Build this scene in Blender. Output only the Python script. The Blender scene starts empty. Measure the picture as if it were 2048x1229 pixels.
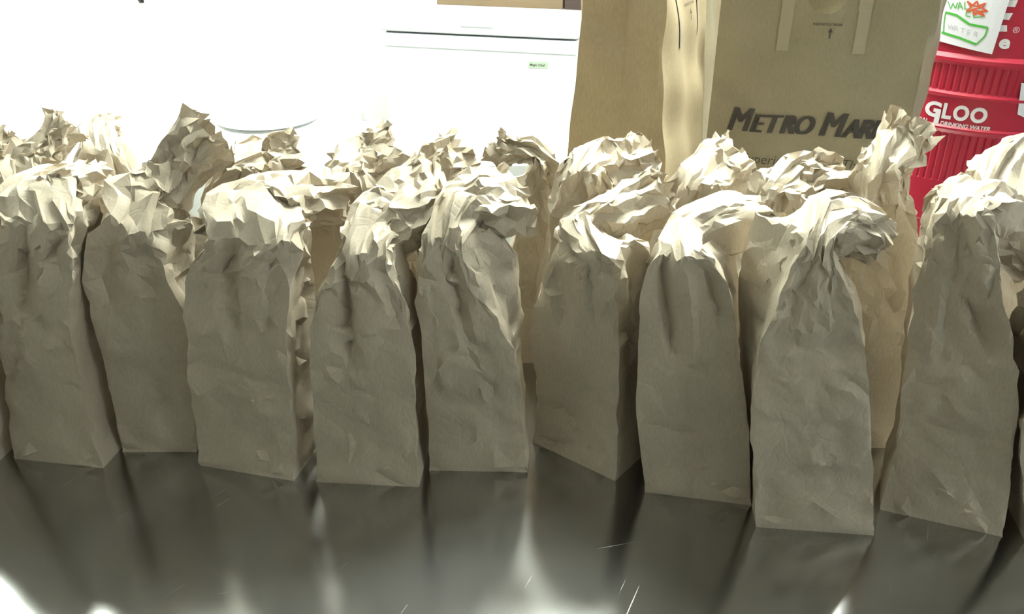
import bpy, bmesh, math, random
import numpy as np
from mathutils import Vector, Matrix
from mathutils.geometry import delaunay_2d_cdt

scene = bpy.context.scene
COL = scene.collection
# ------------------------------------------------------------------ camera
CAM_H = 0.80
PITCH = math.radians(28.0)
FPX = 1773.0
cam_d = bpy.data.cameras.new('camera')
cam_d.sensor_width = 36.0
cam_d.lens = 36.0 * FPX / 2048.0
cam_d.clip_start = 0.02
cam = bpy.data.objects.new('camera', cam_d)
cam.location = (0, 0, CAM_H)
cam.rotation_euler = (math.radians(90) - PITCH, 0, 0)
COL.objects.link(cam)
scene.camera = cam
# ------------------------------------------------------------------ world, exposure
world = bpy.data.worlds.new('world')
scene.world = world
world.use_nodes = True
world.node_tree.nodes['Background'].inputs[0].default_value = (0.8, 0.9, 1.0, 1)
world.node_tree.nodes['Background'].inputs[1].default_value = 0.02
vs = scene.view_settings
vs.view_transform = 'Standard'
vs.look = 'None'
vs.gamma = 1.0
vs.use_curve_mapping = False
vs.exposure = 0.05
LAMP_TOP = 74.0      # troffer right above the bags
LAMP_SIDE = 46.0     # troffer beyond the red cooler
LAMP_BACK = 34.0     # fluorescent troffers behind the bags
LAMP_FILL = 9.5     # unseen fill troffer added on the camera side to light the bag fronts

# ------------------------------------------------------------------ pixel helpers
FWD = Vector((0, math.cos(PITCH), -math.sin(PITCH)))
UP = Vector((0, math.sin(PITCH), math.cos(PITCH)))
CAMP = Vector((0, 0, CAM_H))

def ray(x, y):
    return FWD * FPX + Vector((1, 0, 0)) * (x - 1024.0) + UP * (614.5 - y)

def P(x, y, Y):
    r = ray(x, y)
    return CAMP + r * (Y / r.y)

def G(x, y, z=0.0):
    r = ray(x, y)
    return CAMP + r * ((z - CAM_H) / r.z)

# ------------------------------------------------------------------ object helpers
def tag(o, label, cat=None, group=None, kind=None):
    if label: o['label'] = label
    if cat: o['category'] = cat
    if group: o['group'] = group
    if kind: o['kind'] = kind
    return o

def link(name, me, mat=None, parent=None):
    o = bpy.data.objects.new(name, me)
    COL.objects.link(o)
    if mat: me.materials.append(mat)
    if parent: o.parent = parent
    return o

def empty(name, loc=(0, 0, 0), rz=0.0):
    o = bpy.data.objects.new(name, None)
    o.empty_display_size = 0.05
    o.location = loc
    o.rotation_euler = (0, 0, rz)
    COL.objects.link(o)
    return o

def bm_obj(name, bm, mat, parent=None, smooth=False, angle=35):
    me = bpy.data.meshes.new(name)
    bmesh.ops.recalc_face_normals(bm, faces=bm.faces)
    bm.to_mesh(me); bm.free()
    if smooth:
        for p in me.polygons: p.use_smooth = True
        me.set_sharp_from_angle(angle=math.radians(angle))
    return link(name, me, mat, parent)

def add_box(bm, c, s, bevel=0.0, seg=2):
    r = bmesh.ops.create_cube(bm, size=1.0)
    for v in r['verts']:
        v.co = Vector((v.co.x * s[0] + c[0], v.co.y * s[1] + c[1], v.co.z * s[2] + c[2]))
    if bevel > 0:
        es = list({e for v in r['verts'] for e in v.link_edges})
        bmesh.ops.bevel(bm, geom=es, offset=bevel, segments=seg, affect='EDGES', profile=0.5)

def box(name, c, s, mat, parent=None, bevel=0.0, seg=2):
    bm = bmesh.new(); add_box(bm, c, s, bevel, seg)
    return bm_obj(name, bm, mat, parent, smooth=bevel > 0, angle=18)

def lathe(name, prof, mat, parent=None, n=96, loc=(0, 0, 0), rib=None):
    """prof: list of (r, z); rib(angle, index)->dr"""
    bm = bmesh.new(); rings = []
    for i, (r, z) in enumerate(prof):
        ring = []
        for k in range(n):
            a = 2 * math.pi * k / n
            rr = r + (rib(k, i) if rib else 0)
            ring.append(bm.verts.new((loc[0] + rr * math.cos(a), loc[1] + rr * math.sin(a), loc[2] + z)))
        rings.append(ring)
    for i in range(len(rings) - 1):
        for k in range(n):
            bm.faces.new((rings[i][k], rings[i][(k + 1) % n], rings[i + 1][(k + 1) % n], rings[i + 1][k]))
    bm.faces.new(rings[0]); bm.faces.new(rings[-1])
    return bm_obj(name, bm, mat, parent, smooth=True, angle=30)

def tube_path(bm, pts, r, n=8):
    rings = []
    for i, p in enumerate(pts):
        p = Vector(p)
        a = Vector(pts[max(i - 1, 0)]); b = Vector(pts[min(i + 1, len(pts) - 1)])
        t = (b - a).normalized()
        u = t.orthogonal().normalized() if abs(t.z) > 0.9 else t.cross(Vector((0, 0, 1))).normalized()
        w = t.cross(u).normalized()
        rings.append([bm.verts.new(p + (u * math.cos(2 * math.pi * k / n) + w * math.sin(2 * math.pi * k / n)) * r) for k in range(n)])
    for i in range(len(rings) - 1):
        for k in range(n):
            bm.faces.new((rings[i][k], rings[i][(k + 1) % n], rings[i + 1][(k + 1) % n], rings[i + 1][k]))
    bm.faces.new(rings[0]); bm.faces.new(rings[-1])

def text_mesh(s, bold=0.0, shear=0.0, space=1.0):
    """flat text -> (verts, faces), baseline y=0, starting x=0, font size 1"""
    cu = bpy.data.curves.new('t', 'FONT')
    cu.body = s; cu.size = 1.0; cu.offset = bold; cu.shear = shear; cu.space_character = space
    cu.resolution_u = 4
    o = bpy.data.objects.new('t', cu); COL.objects.link(o)
    dg = bpy.context.evaluated_depsgraph_get(); dg.update()
    me = o.evaluated_get(dg).to_mesh()
    v = [tuple(q.co) for q in me.vertices]; f = [tuple(p.vertices) for p in me.polygons]
    o.evaluated_get(dg).to_mesh_clear()
    bpy.data.objects.remove(o); bpy.data.curves.remove(cu)
    return v, f

def print_text(name, pieces, fmap, mat, parent):
    """pieces: (string, x, y, sx, sy, bold, shear); fmap maps flat (x, y) to a point just off a surface"""
    V, F = [], []
    for (s, x, y, sx, sy, bold, shear) in pieces:
        v, f = text_mesh(s, bold, shear)
        b = len(V)
        V += [tuple(fmap(x + q[0] * sx, y + q[1] * sy)) for q in v]
        F += [tuple(b + i for i in p) for p in f]
    me = bpy.data.meshes.new(name); me.from_pydata(V, [], F); me.update()
    return link(name, me, mat, parent)

# ------------------------------------------------------------------ materials
def mat_base(name):
    m = bpy.data.materials.new(name); m.use_nodes = True
    nt = m.node_tree
    return m, nt, nt.nodes['Principled BSDF'], nt.nodes['Material Output']

def N(nt, t, **kw):
    n = nt.nodes.new(t)
    for k, v in kw.items():
        if k.startswith('i_'): n.inputs[k[2:].replace('_', ' ')].default_value = v
        else: setattr(n, k, v)
    return n

def plain(name, col, rough=0.5, metal=0.0, emit=None, estr=0.0, spec=0.5, bump=0.0, bscale=200.0, var=0.0):
    m, nt, b, out = mat_base(name)
    b.inputs['Base Color'].default_value = (*col, 1)
    b.inputs['Roughness'].default_value = rough
    b.inputs['Metallic'].default_value = metal
    b.inputs['Specular IOR Level'].default_value = spec
    if emit:
        b.inputs['Emission Color'].default_value = (*emit, 1)
        b.inputs['Emission Strength'].default_value = estr
    tc = N(nt, 'ShaderNodeTexCoord')
    nz = N(nt, 'ShaderNodeTexNoise', i_Scale=bscale, i_Detail=3.0)
    nt.links.new(tc.outputs['Object'], nz.inputs['Vector'])
    if bump > 0:
        bp = N(nt, 'ShaderNodeBump', i_Strength=bump, i_Distance=0.002)
        nt.links.new(nz.outputs['Fac'], bp.inputs['Height'])
        nt.links.new(bp.outputs['Normal'], b.inputs['Normal'])
    if var > 0:
        n2 = N(nt, 'ShaderNodeTexNoise', i_Scale=6.0, i_Detail=4.0)
        nt.links.new(tc.outputs['Object'], n2.inputs['Vector'])
        mx = N(nt, 'ShaderNodeMix', data_type='RGBA')
        mx.inputs[6].default_value = (*[c * (1 - var) for c in col], 1)
        mx.inputs[7].default_value = (*[min(1, c * (1 + var)) for c in col], 1)
        nt.links.new(n2.outputs['Fac'], mx.inputs[0])
        nt.links.new(mx.outputs[2], b.inputs['Base Color'])
    return m

def kraft(name, col, transl=0.025, bump=0.20, rough=0.52, crinkle=38.0):
    m, nt, b, out = mat_base(name)
    tc = N(nt, 'ShaderNodeTexCoord')
    fib = N(nt, 'ShaderNodeTexNoise', i_Scale=420.0, i_Detail=4.0)
    mp = N(nt, 'ShaderNodeMapping'); mp.inputs['Scale'].default_value = (1, 1, 0.25)
    nt.links.new(tc.outputs['Object'], mp.inputs['Vector'])
    nt.links.new(mp.outputs['Vector'], fib.inputs['Vector'])
    big = N(nt, 'ShaderNodeTexNoise', i_Scale=9.0, i_Detail=3.0)
    nt.links.new(tc.outputs['Object'], big.inputs['Vector'])
    ad = N(nt, 'ShaderNodeMath', operation='ADD')
    nt.links.new(fib.outputs['Fac'], ad.inputs[0]); nt.links.new(big.outputs['Fac'], ad.inputs[1])
    rp = N(nt, 'ShaderNodeValToRGB')
    rp.color_ramp.elements[0].position = 0.75; rp.color_ramp.elements[1].position = 1.25
    rp.color_ramp.elements[0].color = (*[c * 0.88 for c in col], 1)
    rp.color_ramp.elements[1].color = (*[min(1, c * 1.1) for c in col], 1)
    hl = N(nt, 'ShaderNodeMath', operation='MULTIPLY'); hl.inputs[1].default_value = 1.0
    nt.links.new(ad.outputs[0], hl.inputs[0])
    mr = N(nt, 'ShaderNodeMapRange'); mr.inputs['From Min'].default_value = 0.6; mr.inputs['From Max'].default_value = 1.4
    nt.links.new(hl.outputs[0], mr.inputs['Value'])
    rp.color_ramp.elements[0].position = 0.15; rp.color_ramp.elements[1].position = 0.85
    nt.links.new(mr.outputs[0], rp.inputs['Fac'])
    nt.links.new(rp.outputs['Color'], b.inputs['Base Color'])
    b.inputs['Roughness'].default_value = rough
    b.inputs['Specular IOR Level'].default_value = 0.4
    # fine crinkles
    vo = N(nt, 'ShaderNodeTexVoronoi', i_Scale=crinkle, feature='DISTANCE_TO_EDGE')
    dn = N(nt, 'ShaderNodeTexNoise', i_Scale=14.0, i_Detail=2.0)
    nt.links.new(tc.outputs['Object'], dn.inputs['Vector'])
    mx = N(nt, 'ShaderNodeMix', data_type='RGBA', blend_type='LINEAR_LIGHT'); mx.inputs[0].default_value = 0.05
    nt.links.new(tc.outputs['Object'], mx.inputs[6]); nt.links.new(dn.outputs['Color'], mx.inputs[7])
    nt.links.new(mx.outputs[2], vo.inputs['Vector'])
    cl = N(nt, 'ShaderNodeMath', operation='MINIMUM'); cl.inputs[1].default_value = 0.12
    nt.links.new(vo.outputs['Distance'], cl.inputs[0])
    cs = N(nt, 'ShaderNodeMath', operation='MULTIPLY'); cs.inputs[1].default_value = 3.0
    nt.links.new(cl.outputs[0], cs.inputs[0])
    n3 = N(nt, 'ShaderNodeTexNoise', i_Scale=45.0, i_Detail=2.0)
    nt.links.new(tc.outputs['Object'], n3.inputs['Vector'])
    a2 = N(nt, 'ShaderNodeMath', operation='ADD')
    nt.links.new(cs.outputs[0], a2.inputs[0]); nt.links.new(n3.outputs['Fac'], a2.inputs[1])
    bp = N(nt, 'ShaderNodeBump', i_Strength=bump, i_Distance=0.003)
    nt.links.new(a2.outputs[0], bp.inputs['Height'])
    nt.links.new(bp.outputs['Normal'], b.inputs['Normal'])
    tr = N(nt, 'ShaderNodeBsdfTranslucent')
    tr.inputs['Color'].default_value = (min(1, col[0] * 1.15), col[1] * 0.95, col[2] * 0.7, 1)
    ms = N(nt, 'ShaderNodeMixShader'); ms.inputs[0].default_value = transl
    nt.links.new(b.outputs[0], ms.inputs[1]); nt.links.new(tr.outputs[0], ms.inputs[2])
    nt.links.new(ms.outputs[0], out.inputs['Surface'])
    return m

def steel(name):
    m, nt, b, out = mat_base(name)
    nt.nodes.remove(b)
    tc = N(nt, 'ShaderNodeTexCoord')
    g = N(nt, 'ShaderNodeBsdfAnisotropic', distribution='BECKMANN')
    sm = N(nt, 'ShaderNodeTexNoise', i_Scale=7.0, i_Detail=6.0)
    nt.links.new(tc.outputs['Object'], sm.inputs['Vector'])
    mr = N(nt, 'ShaderNodeMapRange'); mr.inputs['To Min'].default_value = 0.13; mr.inputs['To Max'].default_value = 0.21
    nt.links.new(sm.outputs['Fac'], mr.inputs['Value'])
    # scattered straight scratches: thin stretched noise at a few angles
    last = None
    for k, (ang, sc, th) in enumerate(((0.9, 60.0, 0.83), (0.25, 75.0, 0.84), (1.15, 90.0, 0.83))):
        m0 = N(nt, 'ShaderNodeMapping')
        m0.inputs['Rotation'].default_value = (0, 0, -ang)
        nt.links.new(tc.outputs['Object'], m0.inputs['Vector'])
        mp = N(nt, 'ShaderNodeMapping')
        mp.inputs['Location'].default_value = (k * 3.1, k * 1.7, 0)
        mp.inputs['Scale'].default_value = (8.0, sc * 5, 1.0)
        nt.links.new(m0.outputs[0], mp.inputs['Vector'])
        nz = N(nt, 'ShaderNodeTexNoise', i_Scale=1.0, i_Detail=0.0)
        nt.links.new(mp.outputs[0], nz.inputs['Vector'])
        gt = N(nt, 'ShaderNodeMapRange'); gt.inputs['From Min'].default_value = th; gt.inputs['From Max'].default_value = th + 0.06
        nt.links.new(nz.outputs['Fac'], gt.inputs['Value'])
        if last is None: last = gt.outputs[0]
        else:
            mxx = N(nt, 'ShaderNodeMath', operation='MAXIMUM')
            nt.links.new(last, mxx.inputs[0]); nt.links.new(gt.outputs[0], mxx.inputs[1]); last = mxx.outputs[0]
    rr = N(nt, 'ShaderNodeMath', operation='MULTIPLY_ADD'); rr.inputs[1].default_value = 0.22
    nt.links.new(last, rr.inputs[0]); nt.links.new(mr.outputs[0], rr.inputs[2])
    nt.links.new(rr.outputs[0], g.inputs['Roughness'])
    g.inputs['Color'].default_value = (0.50, 0.50, 0.485, 1)
    g2 = N(nt, 'ShaderNodeBsdfAnisotropic', distribution='BECKMANN'); g2.inputs['Roughness'].default_value = 0.62
    g2.inputs['Color'].default_value = (0.50, 0.51, 0.52, 1)
    ms = N(nt, 'ShaderNodeMixShader'); ms.inputs[0].default_value = 0.07
    nt.links.new(g.outputs[0], ms.inputs[1]); nt.links.new(g2.outputs[0], ms.inputs[2])
    nt.links.new(ms.outputs[0], out.inputs['Surface'])
    return m

M = {}
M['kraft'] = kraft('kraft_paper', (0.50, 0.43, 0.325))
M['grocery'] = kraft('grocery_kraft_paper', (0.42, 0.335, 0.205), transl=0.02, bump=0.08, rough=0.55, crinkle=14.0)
M['printed'] = kraft('printed_bag_paper_shaded', (0.27, 0.23, 0.15), transl=0.01, bump=0.08, rough=0.55, crinkle=14.0)  # duller olive paper, darkened further to stand in for shade on this bag
M['patch'] = plain('handle_paper', (0.34, 0.29, 0.20), 0.6, bump=0.1, bscale=300, var=0.05)
M['ink'] = plain('black_ink', (0.045, 0.038, 0.03), 0.6)
M['steel'] = steel('brushed_steel')
M['steel_leg'] = plain('steel_leg', (0.5, 0.5, 0.5), 0.35, 1.0)
M['enamel'] = plain('white_enamel', (0.86, 0.89, 0.92), 0.25, spec=0.5)
M['gasket'] = plain('grey_gasket', (0.30, 0.33, 0.36), 0.6)
M['handle'] = plain('pale_grey_handle', (0.55, 0.60, 0.62), 0.5)
M['badge'] = plain('pale_green_badge', (0.42, 0.52, 0.40), 0.4)
M['wall'] = plain('white_wall_paint', (0.88, 0.89, 0.87), 0.7, bump=0.1, bscale=120, var=0.02)
M['tanwall'] = plain('grey_wall_paint', (0.22, 0.23, 0.225), 0.7, bump=0.1, bscale=120, var=0.04)
M['ceil'] = plain('white_ceiling_tile', (0.80, 0.80, 0.78), 0.8, bump=0.2, bscale=90, var=0.04)
M['floor'] = plain('grey_floor', (0.33, 0.31, 0.28), 0.45, var=0.12)
M['laminate'] = plain('white_laminate', (0.88, 0.89, 0.88), 0.35)
M['plastic'] = plain('white_plastic', (0.88, 0.89, 0.88), 0.35)
M['red'] = plain('red_plastic', (0.44, 0.014, 0.042), 0.42, bump=0.06, bscale=300, var=0.06)
M['redmark'] = plain('red_marker', (0.62, 0.10, 0.03), 0.6)
M['green'] = plain('green_marker', (0.07, 0.42, 0.05), 0.6)
M['pencil'] = plain('grey_pencil', (0.42, 0.42, 0.46), 0.7)
M['white'] = plain('white_paint', (0.80, 0.78, 0.80), 0.45)
M['paper'] = plain('white_paper', (0.78, 0.78, 0.82), 0.7, bump=0.05, bscale=200)
M['card'] = plain('cardboard', (0.22, 0.155, 0.09), 0.7, bump=0.1, bscale=150, var=0.1)
M['darkcard'] = plain('dark_cardboard', (0.07, 0.045, 0.035), 0.7, var=0.1)
M['lamp_back'] = plain('lit_diffuser', (0.9, 0.9, 0.9), 0.5, emit=(0.93, 1.0, 0.90), estr=LAMP_BACK)
M['lamp_top'] = plain('lit_diffuser_bright', (0.9, 0.9, 0.9), 0.5, emit=(0.93, 1.0, 0.90), estr=LAMP_TOP)
M['lamp_side'] = plain('lit_diffuser_side', (0.9, 0.9, 0.9), 0.5, emit=(0.93, 1.0, 0.95), estr=LAMP_SIDE)
M['lamp_fill'] = plain('fill_diffuser_dim', (0.9, 0.9, 0.9), 0.5, emit=(0.88, 1.0, 1.08), estr=LAMP_FILL)
M['frame'] = plain('lamp_frame', (0.8, 0.8, 0.8), 0.5)
M['dark'] = plain('dark_metal', (0.08, 0.08, 0.09), 0.4, 0.8)

# ------------------------------------------------------------------ the room
FZ, CZ = -0.90, 1.85
X0, X1, Y0, Y1 = -3.4, 3.2, -2.6, 5.75
def struct(name, c, s, mat, label):
    o = box(name, c, s, mat); return tag(o, label, kind='structure')
struct('floor', ((X0 + X1) / 2, (Y0 + Y1) / 2, FZ - 0.05), (X1 - X0 + 0.4, Y1 - Y0 + 0.4, 0.1), M['floor'], 'grey kitchen floor')
struct('ceiling', ((X0 + X1) / 2, (Y0 + Y1) / 2, CZ + 0.05), (X1 - X0 + 0.4, Y1 - Y0 + 0.4, 0.1), M['ceil'], 'white ceiling')
hz = (FZ + CZ) / 2
struct('wall_back', ((X0 + X1) / 2, Y1 + 0.05, hz), (X1 - X0, 0.1, CZ - FZ), M['wall'], 'white back wall behind the freezer')
struct('wall_front', ((X0 + X1) / 2, Y0 - 0.05, hz), (X1 - X0, 0.1, CZ - FZ), M['tanwall'], 'grey wall opposite the freezer')
struct('wall_left', (X0 - 0.05, (Y0 + Y1) / 2, hz), (0.1, Y1 - Y0 + 0.2, CZ - FZ), M['wall'], 'white side wall beyond the pale table')
struct('wall_right', (X1 + 0.05, (Y0 + Y1) / 2, hz), (0.1, Y1 - Y0 + 0.2, CZ - FZ), M['wall'], 'white side wall beyond the red cooler')

def troffer(x, y, sx, sy, lit, label):
    t = empty('ceiling_light', (x, y, CZ))
    tag(t, label, 'light', 'ceiling lights')
    bm = bmesh.new()
    w = 0.03
    for (cx, cy, lx, ly) in ((0, sy / 2 - w / 2, sx, w), (0, -sy / 2 + w / 2, sx, w), (sx / 2 - w / 2, 0, w, sy - 2 * w), (-sx / 2 + w / 2, 0, w, sy - 2 * w)):
        add_box(bm, (cx, cy, -0.02), (lx, ly, 0.04))
    bm_obj('frame', bm, M['frame'], t)
    box('diffuser', (0, 0, -0.017), (sx - 2 * w - 0.002, sy - 2 * w - 0.002, 0.03), M[lit], t)
    return t
troffer(1.42, 2.62, 1.2, 0.75, 'lamp_side', 'lit ceiling light above and beyond the red cooler')
troffer(-2.05, 2.60, 1.2, 0.6, 'lamp_back', 'lit ceiling light above the pale table')
troffer(-1.25, 4.6, 1.2, 0.6, 'lamp_back', 'lit ceiling light by the back wall')
troffer(0.45, 1.94, 1.2, 0.44, 'lamp_top', 'bright ceiling light straight above the grocery bags')
troffer(2.0, -0.2, 1.2, 0.6, 'lamp_fill', 'dimmer unseen ceiling light added as fill, opposite the freezer')  # added fill light, out of view, placed to brighten the bag fronts

# ------------------------------------------------------------------ tables
t = empty('steel_table', (0, 1.2, FZ)); tag(t, 'stainless steel worktable carrying the brown paper bags', 'table')
TX0, TX1, TY0, TY1 = -1.55, 1.75, 0.40, 2.34
ttop = box('table_top', ((TX0 + TX1) / 2, (TY0 + TY1) / 2 - 1.2, -FZ - 0.02), (TX1 - TX0, TY1 - TY0, 0.04), M['steel'], t, bevel=0.006)
for sx in (TX0 + 0.08, TX1 - 0.08):
    for sy in (TY0 + 0.08, TY1 - 0.08):
        bm = bmesh.new()
        bmesh.ops.create_cone(bm, segments=20, radius1=0.022, radius2=0.022, depth=-FZ - 0.04, cap_ends=True,
                              matrix=Matrix.Translation((sx, sy - 1.2, (-FZ - 0.04) / 2)))
        bm_obj('leg', bm, M['steel_leg'], t, smooth=True)
box('undershelf', ((TX0 + TX1) / 2, (TY0 + TY1) / 2 - 1.2, 0.25), (TX1 - TX0 - 0.16, TY1 - TY0 - 0.16, 0.025), M['steel_leg'], t)

WT = -0.14
a = G(690, 235, WT); b2 = G(1135, 268, WT)
wdir = (b2 - a); wdir.z = 0; wdir.normalize()
wang = math.atan2(wdir.y, wdir.x)
wt = empty('white_table', (a.x, a.y, FZ), wang); tag(wt, 'white laminate table standing between the steel table and the freezer', 'table')
WL0, WL1, WD = -1.75, 1.1, 0.76
box('table_top', ((WL0 + WL1) / 2, -WD / 2, WT - FZ - 0.02), (WL1 - WL0, WD, 0.04), M['laminate'], wt, bevel=0.008)
for lx in (WL0 + 0.1, WL1 - 0.1):
    for ly in (-0.08, -WD + 0.08):
        bm = bmesh.new()
        bmesh.ops.create_cone(bm, segments=16, radius1=0.015, radius2=0.015, depth=WT - FZ - 0.04, cap_ends=True,
                              matrix=Matrix.Translation((lx, ly, (WT - FZ - 0.04) / 2)))
        bm_obj('leg', bm, M['steel_leg'], wt, smooth=True)

# ------------------------------------------------------------------ freezer
FRT = 0.85                                   # height of the freezer
ztop = FZ + FRT
fl = G(757, 27, ztop); fr = G(1160, 44, ztop)
fdir = (fr - fl); fdir.z = 0
FW = fdir.length; fdir.normalize(); fang = math.atan2(fdir.y, fdir.x)
fz = empty('chest_freezer', (fl.x, fl.y, FZ), fang); tag(fz, 'white chest freezer with a closed lid and a small badge', 'freezer')
FD = 0.52; LH = 0.09
box('cabinet', (FW / 2, FD / 2 + 0.02, (FRT - LH - 0.012 + 0.03) / 2), (FW - 0.03, FD, FRT - LH - 0.012 - 0.03), M['enamel'], fz, bevel=0.012, seg=3)
box('top_rail', (FW / 2, FD / 2 + 0.012, FRT - LH - 0.012 - 0.035), (FW - 0.02, FD + 0.012, 0.07), M['enamel'], fz, bevel=0.006)
box('gasket', (FW / 2, FD / 2 + 0.02, FRT - LH - 0.006), (FW - 0.05, FD - 0.04, 0.016), M['gasket'], fz)
lid = box('lid', (FW / 2, FD / 2 + 0.005, FRT - LH / 2), (FW, FD + 0.03, LH), M['enamel'], fz, bevel=0.018, seg=4)
bm = bmesh.new(); add_box(bm, (FW * 0.50, -0.012, FRT - LH * 0.42), (0.18, 0.012, 0.022), 0.005)
bm_obj('handle', bm, M['handle'], fz, smooth=True)
for fx in (0.08, FW - 0.08):
    for fy in (0.08, FD - 0.04):
        bm = bmesh.new()
        bmesh.ops.create_cone(bm, segments=16, radius1=0.025, radius2=0.025, depth=0.03, cap_ends=True, matrix=Matrix.Translation((fx, fy, 0.015)))
        bm_obj('foot', bm, M['dark'], fz)
bx0, bz0 = FW * 0.80, FRT - 0.235
bd = box('badge', (bx0, 0.018, bz0), (0.105, 0.006, 0.036), M['badge'], fz, bevel=0.001)
print_text('badge_lettering', [('Magic Chef', 0, 0, 0.018, 0.018, 0.02, 0.25)],
           lambda x, y: (bx0 - 0.047 + x, 0.0145, bz0 - 0.006 + y), M['ink'], bd)

# boxes lying at the back of the freezer lid
def on_lid(lx, ly): return fz_m @ Vector((lx, ly, FRT))
fz_m = Matrix.Translation(fz.location) @ Matrix.Rotation(fang, 4, 'Z')
def carton(lx, ly, s, mat, label):
    p = on_lid(lx, ly)
    o = empty('cardboard_box', p, fang); tag(o, label, 'box')
    bm = bmesh.new(); add_box(bm, (0, 0, s[2] / 2), s, 0.003); bm_obj('carton', bm, mat, o, smooth=True)
    box('tape', (0, 0, s[2] + 0.0006), (s[0] * 1.002, 0.05, 0.001), M['patch'], o)
    bm = bmesh.new()
    add_box(bm, (0, -s[1] / 2 - 0.0012, s[2] - 0.03), (s[0] * 0.98, 0.002, 0.06)); bm_obj('flap', bm, mat, o)
carton(FW * 0.53, FD - 0.09, (FW * 0.66, 0.16, 0.22), M['card'], 'long tan cardboard box at the back of the freezer lid')
carton(FW * 0.935, FD - 0.09, (FW * 0.13, 0.16, 0.20), M['darkcard'], 'small dark brown box beside the tan one on the freezer')

# round white tub on the pale table
tc_ = G(540, 236, WT)
tb = empty('round_tub', (tc_.x, tc_.y - 0.02, WT)); tag(tb, 'round white plastic tub standing on the white table', 'tub')
lathe('tub_body', [(0.13, 0.0), (0.15, 0.0), (0.152, 0.014), (0.195, 0.016), (0.20, 0.024), (0.225, 0.24), (0.238, 0.242), (0.238, 0.26), (0.222, 0.26), (0.218, 0.245), (0.19, 0.02)], M['plastic'], tb)
gp = G(735, 235, WT)
cup = empty('small_bottle', (gp.x, gp.y - 0.03, WT)); tag(cup, 'small pale green bottle on the white table edge', 'bottle')
lathe('bottle_body', [(0.012, 0), (0.016, 0.004), (0.016, 0.03), (0.009, 0.04), (0.009, 0.046)], M['badge'], cup, n=24)
lathe('cap', [(0.010, 0.046), (0.0105, 0.047), (0.0105, 0.057), (0.009, 0.058)], M['plastic'], cup, n=24)
hk = P(283, 1, Y1)
h = empty('wall_hook', hk); tag(h, 'small dark hook on the white back wall', 'hook')
bm = bmesh.new(); add_box(bm, (0, -0.004, 0.012), (0.03, 0.008, 0.05), 0.003); bm_obj('plate', bm, M['dark'], h, smooth=True)
bm = bmesh.new(); tube_path(bm, [(0, -0.006, 0.01), (0, -0.03, 0.0), (0, -0.045, 0.008), (0, -0.05, 0.025)], 0.005); bm_obj('prong', bm, M['dark'], h, smooth=True)

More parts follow.
